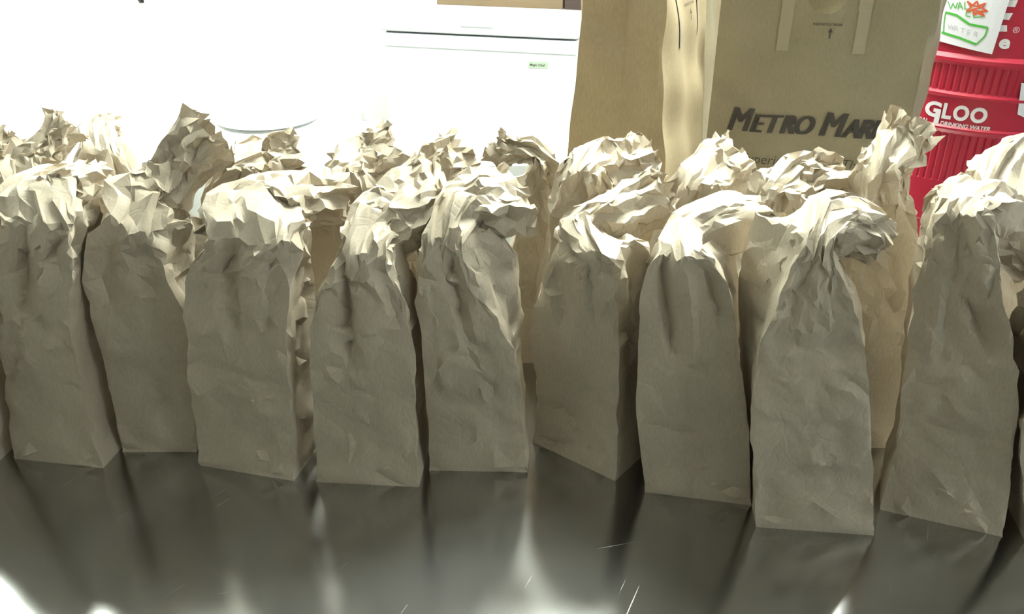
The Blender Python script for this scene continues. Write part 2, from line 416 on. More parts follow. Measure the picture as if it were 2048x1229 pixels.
# ------------------------------------------------------------------ grocery bags
def grocery_bag(name, base, yaw, w, d, hgt, label, seed, pinch=0.02, gus=0.03, notch=True, out=0.0, paper='grocery'):
    """panels lofted as one sheet; returns (root, front-surface map)"""
    rnd = random.Random(seed)
    root = empty(name, base, yaw); tag(root, label, 'grocery bag', 'large brown grocery bags')
    ph = [rnd.uniform(0, 6.28) for _ in range(8)]
    def bulge(u, v):
        return 0.0035 * math.sin(3.1 * u + ph[0]) * math.sin(5 * v + ph[1]) + 0.0025 * math.sin(7 * u + ph[2] + 3 * v) + 0.002 * math.sin(11 * v + ph[3] + 2 * u)
    def pt(s, v):
        """s in 0..4 : front, right, back, left"""
        x0, x1, yf, yb = -w / 2, w / 2, 0.0, d
        tp = max(0.0, v - 0.45) / 0.55
        gi = gus * tp                                   # gussets fold inwards towards the mouth
        yf2, yb2 = yf + pinch * tp, yb - pinch * tp
        k = int(s) % 4; f = s - int(s)
        z = v * hgt
        if k == 0: p = Vector((x0 + w * f, yf2 - 0.006 * math.sin(math.pi * f) * math.sin(math.pi * v) + bulge(f * 2, v * 3), z))
        elif k == 1:
            p = Vector((x1 + (out - gi) * (1 - abs(2 * f - 1)) * (1 if out else 2) + bulge(f * 2 + 3, v * 3), yf2 + (yb2 - yf2) * f, z))
        elif k == 2: p = Vector((x1 - w * f, yb2 + bulge(f * 2 + 5, v * 3), z))
        else:
            p = Vector((x0 + (gi - 1.3 * out) * (1 - abs(2 * f - 1)) * (1 if out else 2) + bulge(f * 2 + 8, v * 3), yb2 + (yf2 - yb2) * f, z))
        return p
    def front(x, z, off=0.0022):
        p = pt(min(max((x + w / 2) / w, 0), 0.9999), z / hgt); p.y -= off; return p
    # single sheet, subdivided; thumb notch cut in the front top edge
    nf, ns, nv = 48, 12, 60
    S = [i / nf for i in range(nf)] + [1 + i / ns for i in range(ns)] + [2 + i / nf for i in range(nf)] + [3 + i / ns for i in range(ns)]
    bm = bmesh.new(); rows = []
    R = 0.036
    for j in range(nv + 1):
        v = j / nv; row = []
        for s in S:
            vv = v
            if notch and s < 1:                       # arc lowers the top rows near the middle
                x = (s - 0.5) * w
                if abs(x) < R:
                    lim = 1 - math.sqrt(R * R - x * x) / hgt
                    if v > 0.88: vv = 0.88 + (v - 0.88) / 0.12 * (lim - 0.88)
            row.append(bm.verts.new(pt(s, vv)))
        rows.append(row)
    n = len(S)
    for j in range(nv):
        for k in range(n):
            bm.faces.new((rows[j][k], rows[j][(k + 1) % n], rows[j + 1][(k + 1) % n], rows[j + 1][k]))
    bm.faces.new(rows[0])
    body = bm_obj('bag_body', bm, M[paper], root, smooth=True, angle=28)
    # flat paper handle ends glued outside the front panel
    for sx in (-1, 1):
        bm = bmesh.new(); g = []
        for j in range(9):
            z = hgt - 0.105 + 0.105 * j / 8
            g.append([bm.verts.new(front(sx * 0.068 + q * 0.011, z, 0.0018)) for q in (-1, 1)])
        for j in range(8): bm.faces.new((g[j][0], g[j][1], g[j + 1][1], g[j + 1][0]))
        bm_obj('handle_strip', bm, M['patch'], root)
    # handle loop hanging up from the mouth
    bm = bmesh.new()
    pts = [(sx * 0.068, 0.004 + pinch, hgt + dz) for sx, dz in ((-1, -0.03), (-1, 0.02))] + [(-0.05, pinch, hgt + 0.05), (0.0, pinch, hgt + 0.062), (0.05, pinch, hgt + 0.05)] + [(0.068, 0.004 + pinch, hgt + dz) for dz in (0.02, -0.03)]
    g = []
    for p in pts: g.append((bm.verts.new((p[0], p[1], p[2])), bm.verts.new((p[0] * 0.8, p[1], p[2] - (0.012 if abs(p[0]) < 0.06 else 0.0)))))
    for i in range(len(g) - 1): bm.faces.new((g[i][0], g[i][1], g[i + 1][1], g[i + 1][0]))
    bm_obj('handle_loop', bm, M['patch'], root)
    return root, front, pt

MY = 1.68
m_l, m_r = P(1432, 100, MY + 0.045), P(1856, 100, MY - 0.035)
mw = (m_r - m_l).length
mtop = P(1660, -14, MY).z
mc = (m_l + m_r) / 2
myaw = math.atan2(m_r.y - m_l.y, m_r.x - m_l.x)
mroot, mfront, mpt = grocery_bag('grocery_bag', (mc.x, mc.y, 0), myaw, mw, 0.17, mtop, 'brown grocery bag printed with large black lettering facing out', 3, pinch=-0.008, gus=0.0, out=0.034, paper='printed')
def mloc(x, y):
    """photo pixel -> flat coordinates of the printed panel"""
    n = Vector((-math.sin(myaw), math.cos(myaw), 0)); r = ray(x, y)
    o = Vector((mc.x, mc.y, 0))
    t_ = ((o - CAMP).dot(n)) / r.dot(n)
    q = CAMP + r * t_ - o
    return q.x * math.cos(myaw) + q.y * math.sin(myaw), q.z
lx0, lz0 = mloc(1452, 258); lx1, _ = mloc(1800, 285)
lw = lx1 - lx0
cap = mloc(1470, 213)[1] - mloc(1470, 262)[1]
def word(x, s, big, small):
    return [(s[0], x, 0, big * 0.98, big * 1.36, 0.035, 0.32)], None
pieces = []
cx = 0.0
for wd in ('METRO', 'MARKET'):
    for i, ch in enumerate(wd):
        hgt_ = cap * (1.40 if i == 0 else 1.08)
        v, f = text_mesh(ch, 0.0, 0.28)
        adv = max(q[0] for q in v)
        sx = cap * (1.05 if i == 0 else 0.86)
        pieces += [(ch, cx + q_ * sx, 0, sx, hgt_, 0.0, 0.28) for q_ in ((-0.05, -0.025, 0.0, 0.025, 0.05) if ch == 'M' else (-0.07, -0.035, 0.0, 0.035, 0.07))]
        cx += (adv - 0.17) * sx + cap * 0.09
    cx += cap * 0.26
k_ = lw * 1.13 / cx
pieces = [(s, x * k_, y, sx * k_, sy, b_, sh) for (s, x, y, sx, sy, b_, sh) in pieces]
print_text('logo_print', pieces, lambda x, y: mfront(lx0 + x, lz0 + y), M['ink'], mroot)
sx0, sz0 = mloc(1478, 322)
print_text('slogan_print', [('Experience More Than', 0, 0, 0.0265, 0.027, -0.006, 0.2)], lambda x, y: mfront(sx0 + x, sz0 + y), M['ink'], mroot)
sx1, sz1 = mloc(1480, 380)
print_text('second_slogan_line', [('Just a Market', 0, 0, 0.025, 0.024, -0.006, 0.2)], lambda x, y: mfront(sx1 + x, sz1 + y), M['ink'], mroot)
sx2, sz2 = mloc(1625, 48)
print_text('recycle_note', [('PLEASE RECYCLE THIS BAG', 0, 0, 0.0043, 0.006, 0.02, 0)], lambda x, y: mfront(sx2 + x, sz2 + y), M['ink'], mroot)
ax, az = mloc(1659, 66)
def arrow(name, fm, ax, az, parent, s=1.0):
    pl = [(-0.0012, -0.008), (0.0012, -0.008), (0.0012, 0.003), (0.004, 0.003), (0, 0.011), (-0.004, 0.003), (-0.0012, 0.003)]
    me = bpy.data.meshes.new(name); me.from_pydata([tuple(fm(ax + p[0] * s, az + p[1] * s)) for p in pl], [], [tuple(range(7))]); me.update()
    link(name, me, M['ink'], parent)
arrow('recycle_arrow', mfront, ax, az, mroot)

# second grocery bag, its narrow side towards the camera
SY = 1.42
c_l, c_r = P(1127, 300, SY + 0.03), P(1333, 300, SY - 0.02)
gyaw = math.radians(67)
sw = 0.30; sd = (c_r - c_l).length
stop = P(1250, -30, SY).z
# front panel's left edge is the near vertical edge at x = 1338
cosg, sing = math.cos(gyaw), math.sin(gyaw)
org = Vector((c_r.x, c_r.y, 0)) + Vector((cosg, sing, 0)) * (sw / 2)
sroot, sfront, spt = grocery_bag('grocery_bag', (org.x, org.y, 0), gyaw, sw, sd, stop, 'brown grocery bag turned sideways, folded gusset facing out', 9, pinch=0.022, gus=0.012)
arrow('recycle_arrow', sfront, 0.0, stop - 0.065, sroot)
print_text('recycle_note', [('PLEASE RECYCLE THIS BAG', -0.03, 0, 0.0043, 0.006, 0.02, 0)], lambda x, y: sfront(x, stop - 0.048 + y), M['ink'], sroot)

# ------------------------------------------------------------------ red drinks cooler
CY = 2.03; CR = 0.27
cp = P(1948, 225, CY); cX = cp.x
CTOP = 0.66
co = empty('drink_cooler', (cX, CY, 0)); tag(co, 'red ribbed round water cooler with white lettering behind the grocery bag', 'cooler')
azc = math.atan2(-CY, -cX)                      # direction from the cooler axis to the camera
def cyl(x, z, off=0.0012, r=CR):
    """arc length x (to the right) and height z on the cooler, in its own frame"""
    an = azc + x / r
    return Vector(((r + off) * math.cos(an), (r + off) * math.sin(an), z))
def carc(x, y):
    """photo pixel -> arc length and height on the near half of the cooler"""
    r = ray(x, y); o = CAMP - Vector((cX, CY, 0))
    A = r.x ** 2 + r.y ** 2; B = 2 * (o.x * r.x + o.y * r.y); C_ = o.x ** 2 + o.y ** 2 - CR ** 2
    D = B * B - 4 * A * C_
    tt = (-B - math.sqrt(max(D, 0))) / (2 * A)
    q = o + r * tt
    an = math.atan2(q.y, q.x) - azc
    an = (an + math.pi) % (2 * math.pi) - math.pi
    return an * CR, q.z
zb = [carc(1935, y)[1] for y in (122, 196, 260)]
nr = 480
def rib(k, i):
    lo = prof_rib[i]
    return -0.0022 if (lo and (k % 4) < 1) else 0.0
prof = [(CR - 0.02, 0.0), (CR - 0.01, 0.006), (CR - 0.006, 0.02), (CR - 0.006, 0.05)]; prof_rib = [0, 0, 0, 0]
def addp(r, z, rb): prof.append((r, z)); prof_rib.append(rb)
addp(CR - 0.002, 0.055, 0)
addp(CR - 0.002, zb[2] - 0.118, 0); addp(CR - 0.002, zb[2] - 0.116, 1); addp(CR - 0.002, zb[2] - 0.014, 1); addp(CR - 0.002, zb[2] - 0.012, 0)
addp(CR + 0.004, zb[2] - 0.004, 0); addp(CR + 0.004, zb[2], 0); addp(CR, zb[2] + 0.004, 0)
addp(CR, zb[1] - 0.004, 0); addp(CR + 0.004, zb[1], 0); addp(CR + 0.004, zb[1] + 0.004, 0); addp(CR - 0.002, zb[1] + 0.008, 0)
addp(CR - 0.002, zb[1] + 0.010, 1); addp(CR - 0.002, zb[0] - 0.012, 1); addp(CR - 0.002, zb[0] - 0.010, 0)
addp(CR + 0.006, zb[0] - 0.003, 0); addp(CR + 0.006, zb[0] + 0.004, 0); addp(CR, zb[0] + 0.012, 0); addp(CR, CTOP - 0.02, 0); addp(CR - 0.01, CTOP - 0.01, 0)
lathe('cooler_body', prof, M['red'], co, n=nr, rib=rib)
lathe('lid', [(CR - 0.012, CTOP - 0.012), (CR + 0.006, CTOP - 0.01), (CR + 0.008, CTOP + 0.03), (CR - 0.01, CTOP + 0.045), (0.06, CTOP + 0.06), (0.02, CTOP + 0.062)], M['white'], co)
gx0, gz0 = carc(1847, 233); gx1, gz1 = carc(1972, 243)
gw = gx1 - gx0; gh = carc(1912, 208)[1] - carc(1912, 240)[1]
zl = carc(1912, 241)[1]
lets = []
def fit(ch, x, wd, ht, y=0, bold=0.045):
    v, f = text_mesh(ch, bold, 0); xs = [q[0] for q in v]; ys = [q[1] for q in v]
    sx = wd / (max(xs) - min(xs)); sy = ht / (max(ys) - min(ys))
    lets.append((ch, x - min(xs) * sx, y - min(ys) * sy, sx, sy, bold, 0))
fit('I', gx0 - gw * 0.20, gw * 0.08, gh)
fit('G', gx0, gw * 0.27, gh)
fit('I', gx0 + gw * 0.19, gw * 0.085, gh * 0.85, -gh * 0.42)
fit('L', gx0 + gw * 0.30, gw * 0.15, gh)
fit('O', gx0 + gw * 0.47, gw * 0.25, gh)
fit('O', gx0 + gw * 0.74, gw * 0.26, gh)
print_text('brand_lettering', lets, lambda x, y: cyl(x, zl + y), M['white'], co)
for pc in ((('10 GAL', gx0 - gw * 0.22, 0, gh * 0.37, gh * 0.36, 0.03, 0.15)), (('DRINKING WATER', gx0 + gw * 0.30, 0, gh * 0.345, gh * 0.36, 0.03, 0.15))):
    print_text('small_lettering', [pc], lambda x, y: cyl(x, zl - gh * 0.42 + y), M['white'], co)
# vertical white lettering partly behind the sign
def patch(name, pix, mat, parent, off=0.0014, sub=10):
    """quad given by four photo pixels (tl, tr, br, bl) laid on the cooler"""
    q = [carc(*p) for p in pix]
    bm = bmesh.new(); g = []
    for j in range(sub + 1):
        row = []
        for i in range(sub + 1):
            u, v = i / sub, j / sub
            x = (q[0][0] * (1 - u) + q[1][0] * u) * (1 - v) + (q[3][0] * (1 - u) + q[2][0] * u) * v
            z = (q[0][1] * (1 - u) + q[1][1] * u) * (1 - v) + (q[3][1] * (1 - u) + q[2][1] * u) * v
            row.append(bm.verts.new(cyl(x, z, off)))
        g.append(row)
    for j in range(sub):
        for i in range(sub): bm.faces.new((g[j][i], g[j + 1][i], g[j + 1][i + 1], g[j][i + 1]))
    return bm_obj(name, bm, mat, parent)
for pix in ([(1985, 0), (2036, 0), (2030, 14), (1985, 12)], [(2000, 26), (2026, 26), (2018, 40), (2000, 38)], [(1998, 50), (2014, 50), (2014, 63), (1998, 63)]):
    patch('white_lettering', pix, M['white'], co)
ex, ez = carc(1996, 95); eh = carc(2000, 74)[1] - carc(2000, 95)[1]
print_text('white_lettering', [('e', ex, 0, eh * 2.0, eh * 1.75, 0.04, 0), ('®', ex + eh * 0.9, eh * 1.5, eh * 0.8, eh * 0.8, 0, 0)], lambda x, y: cyl(x, ez + y), M['white'], co)
# sheet of paper taped to the cooler, with marker writing
so = empty('paper_sign', (cX, CY, 0)); tag(so, 'white paper sign with green and red marker writing taped to cooler', 'sign')
patch('sheet', [(1884, -60), (2032, -42), (1984, 108), (1862, 76)], M['paper'], so, off=0.004)
tp = patch('tape', [(1975, -30), (2024, -26), (2016, -10), (1970, -14)], M['white'], so, off=0.0046)
def stroke(name, pix, mat, r=0.0016):
    bm = bmesh.new()
    pts = []
    for i in range(len(pix) - 1):
        for k in range(4):
            f = k / 4
            x = pix[i][0] * (1 - f) + pix[i + 1][0] * f; y = pix[i][1] * (1 - f) + pix[i + 1][1] * f
            pts.append((x, y))
    pts.append(pix[-1])
    L_ = []
    for (x, y) in pts:
        q = carc(x, y); L_.append(cyl(q[0], q[1], 0.0046))
    # flat ribbon along the sheet
    g = []
    for i, p in enumerate(L_):
        tdir = (L_[min(i + 1, len(L_) - 1)] - L_[max(i - 1, 0)])
        nrm = Vector((p.x, p.y, 0)).normalized()
        sd_ = tdir.cross(nrm)
        if sd_.length < 1e-9: sd_ = Vector((0, 0, 1))
        sd_ = sd_.normalized() * r
        g.append((bm.verts.new(p + sd_), bm.verts.new(p - sd_)))
    for i in range(len(g) - 1): bm.faces.new((g[i][0], g[i][1], g[i + 1][1], g[i + 1][0]))
    return bm_obj(name, bm, mat, so)
stroke('green_box', [(1893, 24), (1915, 30), (1940, 48), (1976, 55)], M['green'], 0.0022)
stroke('green_box', [(1976, 55), (1970, 72), (1953, 88)], M['green'], 0.0014)
stroke('green_box', [(1953, 88), (1920, 75), (1885, 64)], M['green'], 0.0022)
stroke('green_box', [(1893, 24), (1890, 44), (1889, 64)], M['green'], 0.0010)
stroke('green_letter', [(1898, 2), (1903, 17), (1908, 5), (1912, 17), (1917, 4)], M['green'], 0.0009)
stroke('green_letter', [(1917, 18), (1921, 3), (1927, 18)], M['green'], 0.0009)
stroke('green_letter', [(1918, 13), (1926, 13)], M['green'], 0.0009)
stroke('green_letter', [(1931, 3), (1931, 17), (1939, 18)], M['green'], 0.0009)
stroke('green_letter', [(1942, 24), (1934, 23), (1933, 31), (1942, 33)], M['green'], 0.0009)
stroke('green_letter', [(1955, 27), (1948, 28), (1948, 34), (1966, 33)], M['green'], 0.0009)
stroke('red_scribble', [(1936, 2), (1946, 10), (1955, 2), (1958, 11), (1972, 6), (1964, 15), (1976, 22), (1962, 22), (1970, 32), (1956, 25), (1948, 30), (1948, 20), (1934, 22), (1944, 13), (1936, 2)], M['redmark'], 0.0016)
stroke('red_scribble', [(1942, 10), (1968, 14), (1944, 18), (1966, 24), (1950, 25)], M['redmark'], 0.0014)
wx0, wz0 = carc(1896, 55); wx1, wz1 = carc(1955, 72)
print_text('pencil_word', [(ch, wx0 + (wx1 - wx0) * i / 4.6, (wz1 - wz0) * i / 4.6, 0.014, 0.014, -0.01, 0) for i, ch in enumerate('WATER')], lambda x, y: cyl(x, wz0 - 0.002 + y, 0.0048), M['pencil'], so)
s2 = empty('paper_sign', (cX, CY, 0)); tag(s2, 'second white paper sign at the cooler side, past the lettering', 'sign')
patch('sheet', [(2042, 165), (2085, 172), (2070, 245), (2034, 228)], M['paper'], s2, off=0.003)

# ------------------------------------------------------------------ lunch bags
#BAGS#
BW, BD = 0.148, 0.092
SKEL = None
def catmull(pts, t):
    n = len(pts); i = min(int(t), n - 2); f = t - i
    p0 = pts[max(i - 1, 0)]; p1 = pts[i]; p2 = pts[i + 1]; p3 = pts[min(i + 2, n - 1)]
    m1 = (p2 - p0) * 0.5 * 0.8; m2 = (p3 - p1) * 0.5 * 0.8
    f2, f3 = f * f, f * f * f
    return p1 * (2 * f3 - 3 * f2 + 1) + m1 * (f3 - 2 * f2 + f) + p2 * (-2 * f3 + 3 * f2) + m2 * (f3 - f2)

def pix(q):
    d = Vector(q) - CAMP
    k = FPX / d.dot(FWD)
    return 1024.0 + d.x * k, 614.5 - d.dot(UP) * k

def dent(q, spec):
    """valleys (+) and ridges (-) pressed into the near panels: x0, y0, x1, y1, half-widths before / after, depth in cm"""
    if not spec.get('dents') or q[1] > spec['yfront'] + 0.06: return q
    x, y = pix(q)
    for (x0, y0, x1, y1, wl, wr, dp) in spec['dents']:
        dx, dy = x1 - x0, y1 - y0; L2 = dx * dx + dy * dy
        t = ((x - x0) * dx + (y - y0) * dy) / L2
        L_ = math.sqrt(L2)
        side = ((x - x0) * dy - (y - y0) * dx) / L_           # > 0 to the right of a downward line
        w = wr if side > 0 else wl
        k = max(0.0, 1 - abs(side) / w)
        e = min(1.0, max(0.0, (t + 0.12) / 0.3)) * min(1.0, max(0.0, (1.08 - t) / 0.4))
        if k > 0 and e > 0: q = q + np.array((0.0, 1.0, -0.1)) * (dp / 100.0 * k * e)
    return q

def lunch_bag(spec):
    rnd = random.Random(spec['seed'])
    rings = []                                    # each: np array 4x3 (FL, FR, BR, BL)
    body = spec['body']
    if 'base' in spec:                            # explicit footprint: photo column, row, distance, yaw
        bx, by, Yb, yaw = spec['base']
        c = P(bx, by, Yb); yaw = math.radians(yaw)
        ux = Vector((math.cos(yaw), math.sin(yaw), 0)); uy = Vector((-math.sin(yaw), math.cos(yaw), 0))
        FL = Vector((c.x, Yb, 0)) - ux * BW / 2; FR = FL + ux * BW
        first = body
    else:
        xl, yl, xr, yr = body[0][:4]
        FL, FR = G(xl, yl), G(xr, yr)
        ux = (FR - FL); ux.z = 0; ux.normalize(); uy = Vector((-ux.y, ux.x, 0))
        first = body[1:]
    depth = spec.get('depth', BD)
    bw0 = (FR - FL).length
    spec['yfront'] = max(FL.y, FR.y)
    base = (FL, FR, FR + uy * depth, FL + uy * depth)
    rings.append(base)
    if 'base' in spec:
        zt = P(first[0][0], first[0][1], Yb).z
        for f in (0.33, 0.66):
            dz = Vector((0, 0, zt * f)) ; ex = ux * 0.004
            rings.append((FL + dz - ex, FR + dz + ex, FR + uy * depth + dz + ex, FL + uy * depth + dz - ex))
    for r in first:
        xl, yl, xr, yr, dy = r[:5]
        ds = r[5] if len(r) > 5 else 1.0
        blx = r[6] if len(r) > 6 else 0.0
        brx = r[7] if len(r) > 7 else 0.0
        fl, fr = P(xl, yl, FL.y + dy * 0.35), P(xr, yr, FR.y + dy * 0.35)
        B = uy * depth * ds
        rings.append((fl, fr, fr + B + ux * brx, fl + B + ux * blx))
    nb = len(rings)
    yc = (FL.y + FR.y) / 2 + depth / 2
    cents = [sum((q for q in r), Vector()) / 4 for r in rings]
    necks = spec['neck']
    ncents = [P(q[0], q[1], yc + q[2] * 0.62) for q in necks]
    allc = cents + ncents
    L = rings[-1]
    U = (L[1] - L[0]).normalized()
    T = (allc[nb - 1] - allc[nb - 2]).normalized()
    U = (U - T * U.dot(T)).normalized(); V = T.cross(U) * -1
    if V.dot(L[3] - L[0]) < 0: V = -V
    for i, q in enumerate(necks):
        a_ = allc[nb + i - 1]; b_ = allc[min(nb + i + 1, len(allc) - 1)]
        T2 = (b_ - a_).normalized()
        rot = T.rotation_difference(T2)
        U = rot @ U; V = rot @ V; T = T2
        tw = math.radians(q[5]) if len(q) > 5 else 0.0
        if tw:
            rt = Matrix.Rotation(tw, 3, T); U = rt @ U; V = rt @ V
        c = ncents[i]; rw, rt_ = q[3] / 100, q[4] / 100
        rings.append((c - U * rw - V * rt_, c + U * rw - V * rt_, c + U * rw + V * rt_, c - U * rw + V * rt_))
    R = [[np.array(q) for q in r] for r in rings]
    nr_ = len(R)
    cen = [sum(r) / 4 for r in R]
    # length along the paper
    vl = [0.0]
    for i in range(1, nr_):
        vl.append(vl[-1] + max(np.linalg.norm(cen[i] - cen[i - 1]), 0.012))
    Ltot = vl[-1]; vneck = vl[nb - 1]
    per = [bw0, depth, bw0, depth]
    PER = sum(per)
    round_ = [0.0] * nr_
    for i in range(nr_):
        if i >= nb: round_[i] = 0.75
        elif i == nb - 1: round_[i] = 0.35
        elif i == nb - 2: round_[i] = 0.12
    colsr = [[np.array(R[i][k]) for i in range(nr_)] for k in range(4)]
    # pleats: zigzag knots around the bag
    nk = spec.get('pleats', 15)
    kp = sorted([(i + rnd.uniform(-0.3, 0.3)) / nk for i in range(nk)])
    kv = [(1 if i % 2 else -0.55) * rnd.uniform(0.5, 1.1) for i in range(nk)]
    kd = [rnd.uniform(0.35, 1.0) for _ in range(nk)]
    def zig(s, v):
        w_ = ((s / 4.0 - 0.625) % 1.0)
        w_ = (w_ + 0.03 * math.sin(v * 25 + spec['seed'])) % 1.0
        for i in range(nk):
            a_ = kp[i]; b_ = kp[(i + 1) % nk] + (1 if i == nk - 1 else 0)
            ww = w_ if w_ >= kp[0] else w_ + 1
            if a_ <= ww <= b_:
                f = (ww - a_) / max(b_ - a_, 1e-6)
                return (kv[i] * (1 - f) + kv[(i + 1) % nk] * f), (kd[i] * (1 - f) + kd[(i + 1) % nk] * f)
        return 0.0, 1.0
    pl_amp = spec.get('pleat', 0.22)
    def tv(v):
        for i in range(nr_ - 1):
            if v <= vl[i + 1]: return i + (v - vl[i]) / (vl[i + 1] - vl[i])
        return nr_ - 1.0
    def surf(s, v):
        t_ = tv(v)
        c4 = [catmull(colsr[k], t_) for k in range(4)]
        c = (c4[0] + c4[1] + c4[2] + c4[3]) / 4
        i = min(int(t_), nr_ - 2); f = t_ - i
        ro = round_[i] * (1 - f) + round_[i + 1] * f
        k = int(s) % 4; g = s - int(s)
        p = c4[k] * (1 - g) + c4[(k + 1) % 4] * g
        # gusset crease on the two narrow sides
        if k in (1, 3):
            gi = spec.get('gus', 0.012) * min(1, v / 0.12) * (1 - ro)
            dirn = c - p; dl = np.linalg.norm(dirn)
            p = p + dirn / max(dl, 1e-6) * gi * (1 - abs(2 * g - 1)) * (1 if spec.get('gin', True) else -1)
        if ro > 0:
            uu = (c4[1] + c4[2] - c4[0] - c4[3]) / 4; vv = (c4[3] + c4[2] - c4[0] - c4[1]) / 4
            a_ = np.dot(p - c, uu) / max(np.dot(uu, uu), 1e-9); b_ = np.dot(p - c, vv) / max(np.dot(vv, vv), 1e-9)
            m_ = max(abs(a_), abs(b_), 1e-6); l_ = math.hypot(a_, b_)
            p = c + (p - c) * (1 - ro + ro * (m_ / l_) * 1.06)
        z_, dd = zig(s, v)
        start = vneck * (0.25 + 0.45 * dd)
        A = pl_amp * min(1.0, max(0.0, (v - start) / max(vneck * 0.85 - start, 0.02)))
        if v > vneck: A = A * (1 + 0.5 * (v - vneck) / max(Ltot - vneck, 1e-3))
        p = p + (c - p) * A * z_
        return p
    # sites in the unrolled sheet
    cum = [0, per[2] / 2, per[2] / 2 + per[3], per[2] / 2 + per[3] + per[0], per[2] / 2 + per[3] + per[0] + per[1], PER]
    sk = [2.5, 3, 4, 5, 6, 6.5]
    def u2s(u):
        for i in range(5):
            if u <= cum[i + 1] + 1e-9:
                return (sk[i] + (sk[i + 1] - sk[i]) * (u - cum[i]) / (cum[i + 1] - cum[i])) % 4.0
        return 2.5
    fine = spec.get('fine', 1.0)
    def rad(v):
        if v < vneck * 0.4: return 0.023
        return 0.0145 * fine
    pts = []; edges = []; lock = []
    def add(u, v, l): pts.append((u, v)); lock.append(l); return len(pts) - 1
    # rows v = 0 and v = L
    nu = 26
    row0 = [add(PER * i / nu, 0.0, 0) for i in range(nu + 1)]
    nt_ = 44
    rowL = [add(PER * i / nt_, Ltot, 1) for i in range(nt_ + 1)]
    nvs = int(Ltot / 0.016)
    seamL = [row0[0]] + [add(0.0, Ltot * j / nvs, 1) for j in range(1, nvs)] + [rowL[0]]
    seamR = [row0[-1]] + [add(PER, Ltot * j / nvs, 1) for j in range(1, nvs)] + [rowL[-1]]
    for cu in cum[1:5]:
        # nearest row0 vertex snapped to the corner
        j0 = min(row0[1:-1], key=lambda q: abs(pts[q][0] - cu)); pts[j0] = (cu, 0.0)
        prev = j0; v = 0.018
        while v < vneck * 0.9:
            q = add(cu, v, 2); edges.append((prev, q)); prev = q; v += rnd.uniform(0.016, 0.028)
    # bottom-flap creases on the front panel
    fl0, fr0 = cum[2], cum[3]
    fh = spec.get('flap', 0.062)
    apx = add((fl0 + fr0) / 2, fh, 3)
    for q0 in (fl0, fr0):
        for f in (0.33, 0.66):
            add(q0 + ((fl0 + fr0) / 2 - q0) * f, fh * f, 3)
    if spec.get('dents'):                         # extra fold points along every dent
        grid = []
        for a_ in range(1, 24):
            for b_ in range(1, 44):
                sg, vg = a_ / 24, vneck * 1.05 * b_ / 44
                grid.append((pix(surf(sg, vg)), fl0 + (fr0 - fl0) * sg, vg))
        gp_ = np.array([g_[0] for g_ in grid])
        taken = []
        for (x0, y0, x1, y1, wl, wr, dp) in spec['dents']:
            ln = math.hypot(x1 - x0, y1 - y0); nx, ny = (y1 - y0) / ln, -(x1 - x0) / ln
            ns_ = max(3, int(ln / 26))
            for j in range(ns_ + 1):
                for off in (-wl, 0, wr):
                    px_, py_ = x0 + (x1 - x0) * j / ns_ + nx * off, y0 + (y1 - y0) * j / ns_ + ny * off
                    d2 = ((gp_ - np.array((px_, py_))) ** 2).sum(1); q_ = int(d2.argmin())
                    if d2[q_] < 300 and all((grid[q_][1] - t_[0]) ** 2 + (grid[q_][2] - t_[1]) ** 2 > 0.006 ** 2 for t_ in taken):
                        taken.append((grid[q_][1], grid[q_][2])); add(grid[q_][1], grid[q_][2], 4)
    cell = {}
    cs = 0.01
    def near(u, v, r):
        cu_, cv_ = int(u / cs), int(v / cs); k = int(r / cs) + 1
        for i in range(cu_ - k, cu_ + k + 1):
            for j in range(cv_ - k, cv_ + k + 1):
                for (a_, b_) in cell.get((i, j), ()):
                    if (a_ - u) ** 2 + (b_ - v) ** 2 < r * r: return True
        return False
    for (u, v) in pts: cell.setdefault((int(u / cs), int(v / cs)), []).append((u, v))
    for _ in range(9000):
        u = rnd.uniform(0.004, PER - 0.004); v = rnd.uniform(0.006, Ltot - 0.004)
        r = rad(v) * rnd.uniform(0.75, 1.25)
        if not near(u, v, r):
            add(u, v, 1); cell.setdefault((int(u / cs), int(v / cs)), []).append((u, v))
    for a_, b_ in zip(seamL[:-1], seamL[1:]): edges.append((a_, b_))
    for a_, b_ in zip(seamR[:-1], seamR[1:]): edges.append((a_, b_))
    res = delaunay_2d_cdt([Vector(p) for p in pts], edges, [], 0, 1e-7)
    vo, fo, orig = res[0], res[2], res[3]
    # map to space with crumple offsets
    amp = spec.get('crumple', 1.0)
    co_ = []
    for i, p in enumerate(vo):
        u, v = p.x, p.y
        lk = lock[orig[i][0]] if orig[i] else 1
        v_ = v
        if v > Ltot - 1e-6: v_ = Ltot
        q = surf(u2s(u), min(v_, Ltot))
        rr = random.Random(hash((round(u % PER, 6), round(v, 6), spec['seed'])))
        if v < 1e-6: a_ = 0.0
        elif v < vneck * 0.5: a_ = 0.0024
        elif v < vneck: a_ = 0.0024 + 0.0004 * (v - vneck * 0.5) / (vneck * 0.5)
        else: a_ = 0.0034
        if lk == 2: a_ *= 0.7
        if lk == 3: a_ = 0.0
        d_ = np.array([rr.gauss(0, 1) for _ in range(3)]) * a_ * amp
        if v > Ltot - 1e-6: d_ = d_ * 1.3
        if lk == 3: d_ = np.array(uy) * -0.005
        if lk == 4: d_ = d_ * 0.4
        q = q + d_
        if v > 1e-6: q = dent(q, spec)
        if v >= 1e-6 and q[2] < 0.002: q[2] = 0.002
        co_.append(q)
    # merge the seam
    remap = list(range(len(vo)))
    left = {}
    for i, p in enumerate(vo):
        if abs(p.x) < 1e-6: left[round(p.y, 5)] = i
    for i, p in enumerate(vo):
        if abs(p.x - PER) < 1e-6 and round(p.y, 5) in left: remap[i] = left[round(p.y, 5)]
    faces = []
    for f in fo:
        g = [remap[i] for i in f]
        if len(set(g)) == len(g) and len(g) >= 3: faces.append(g)
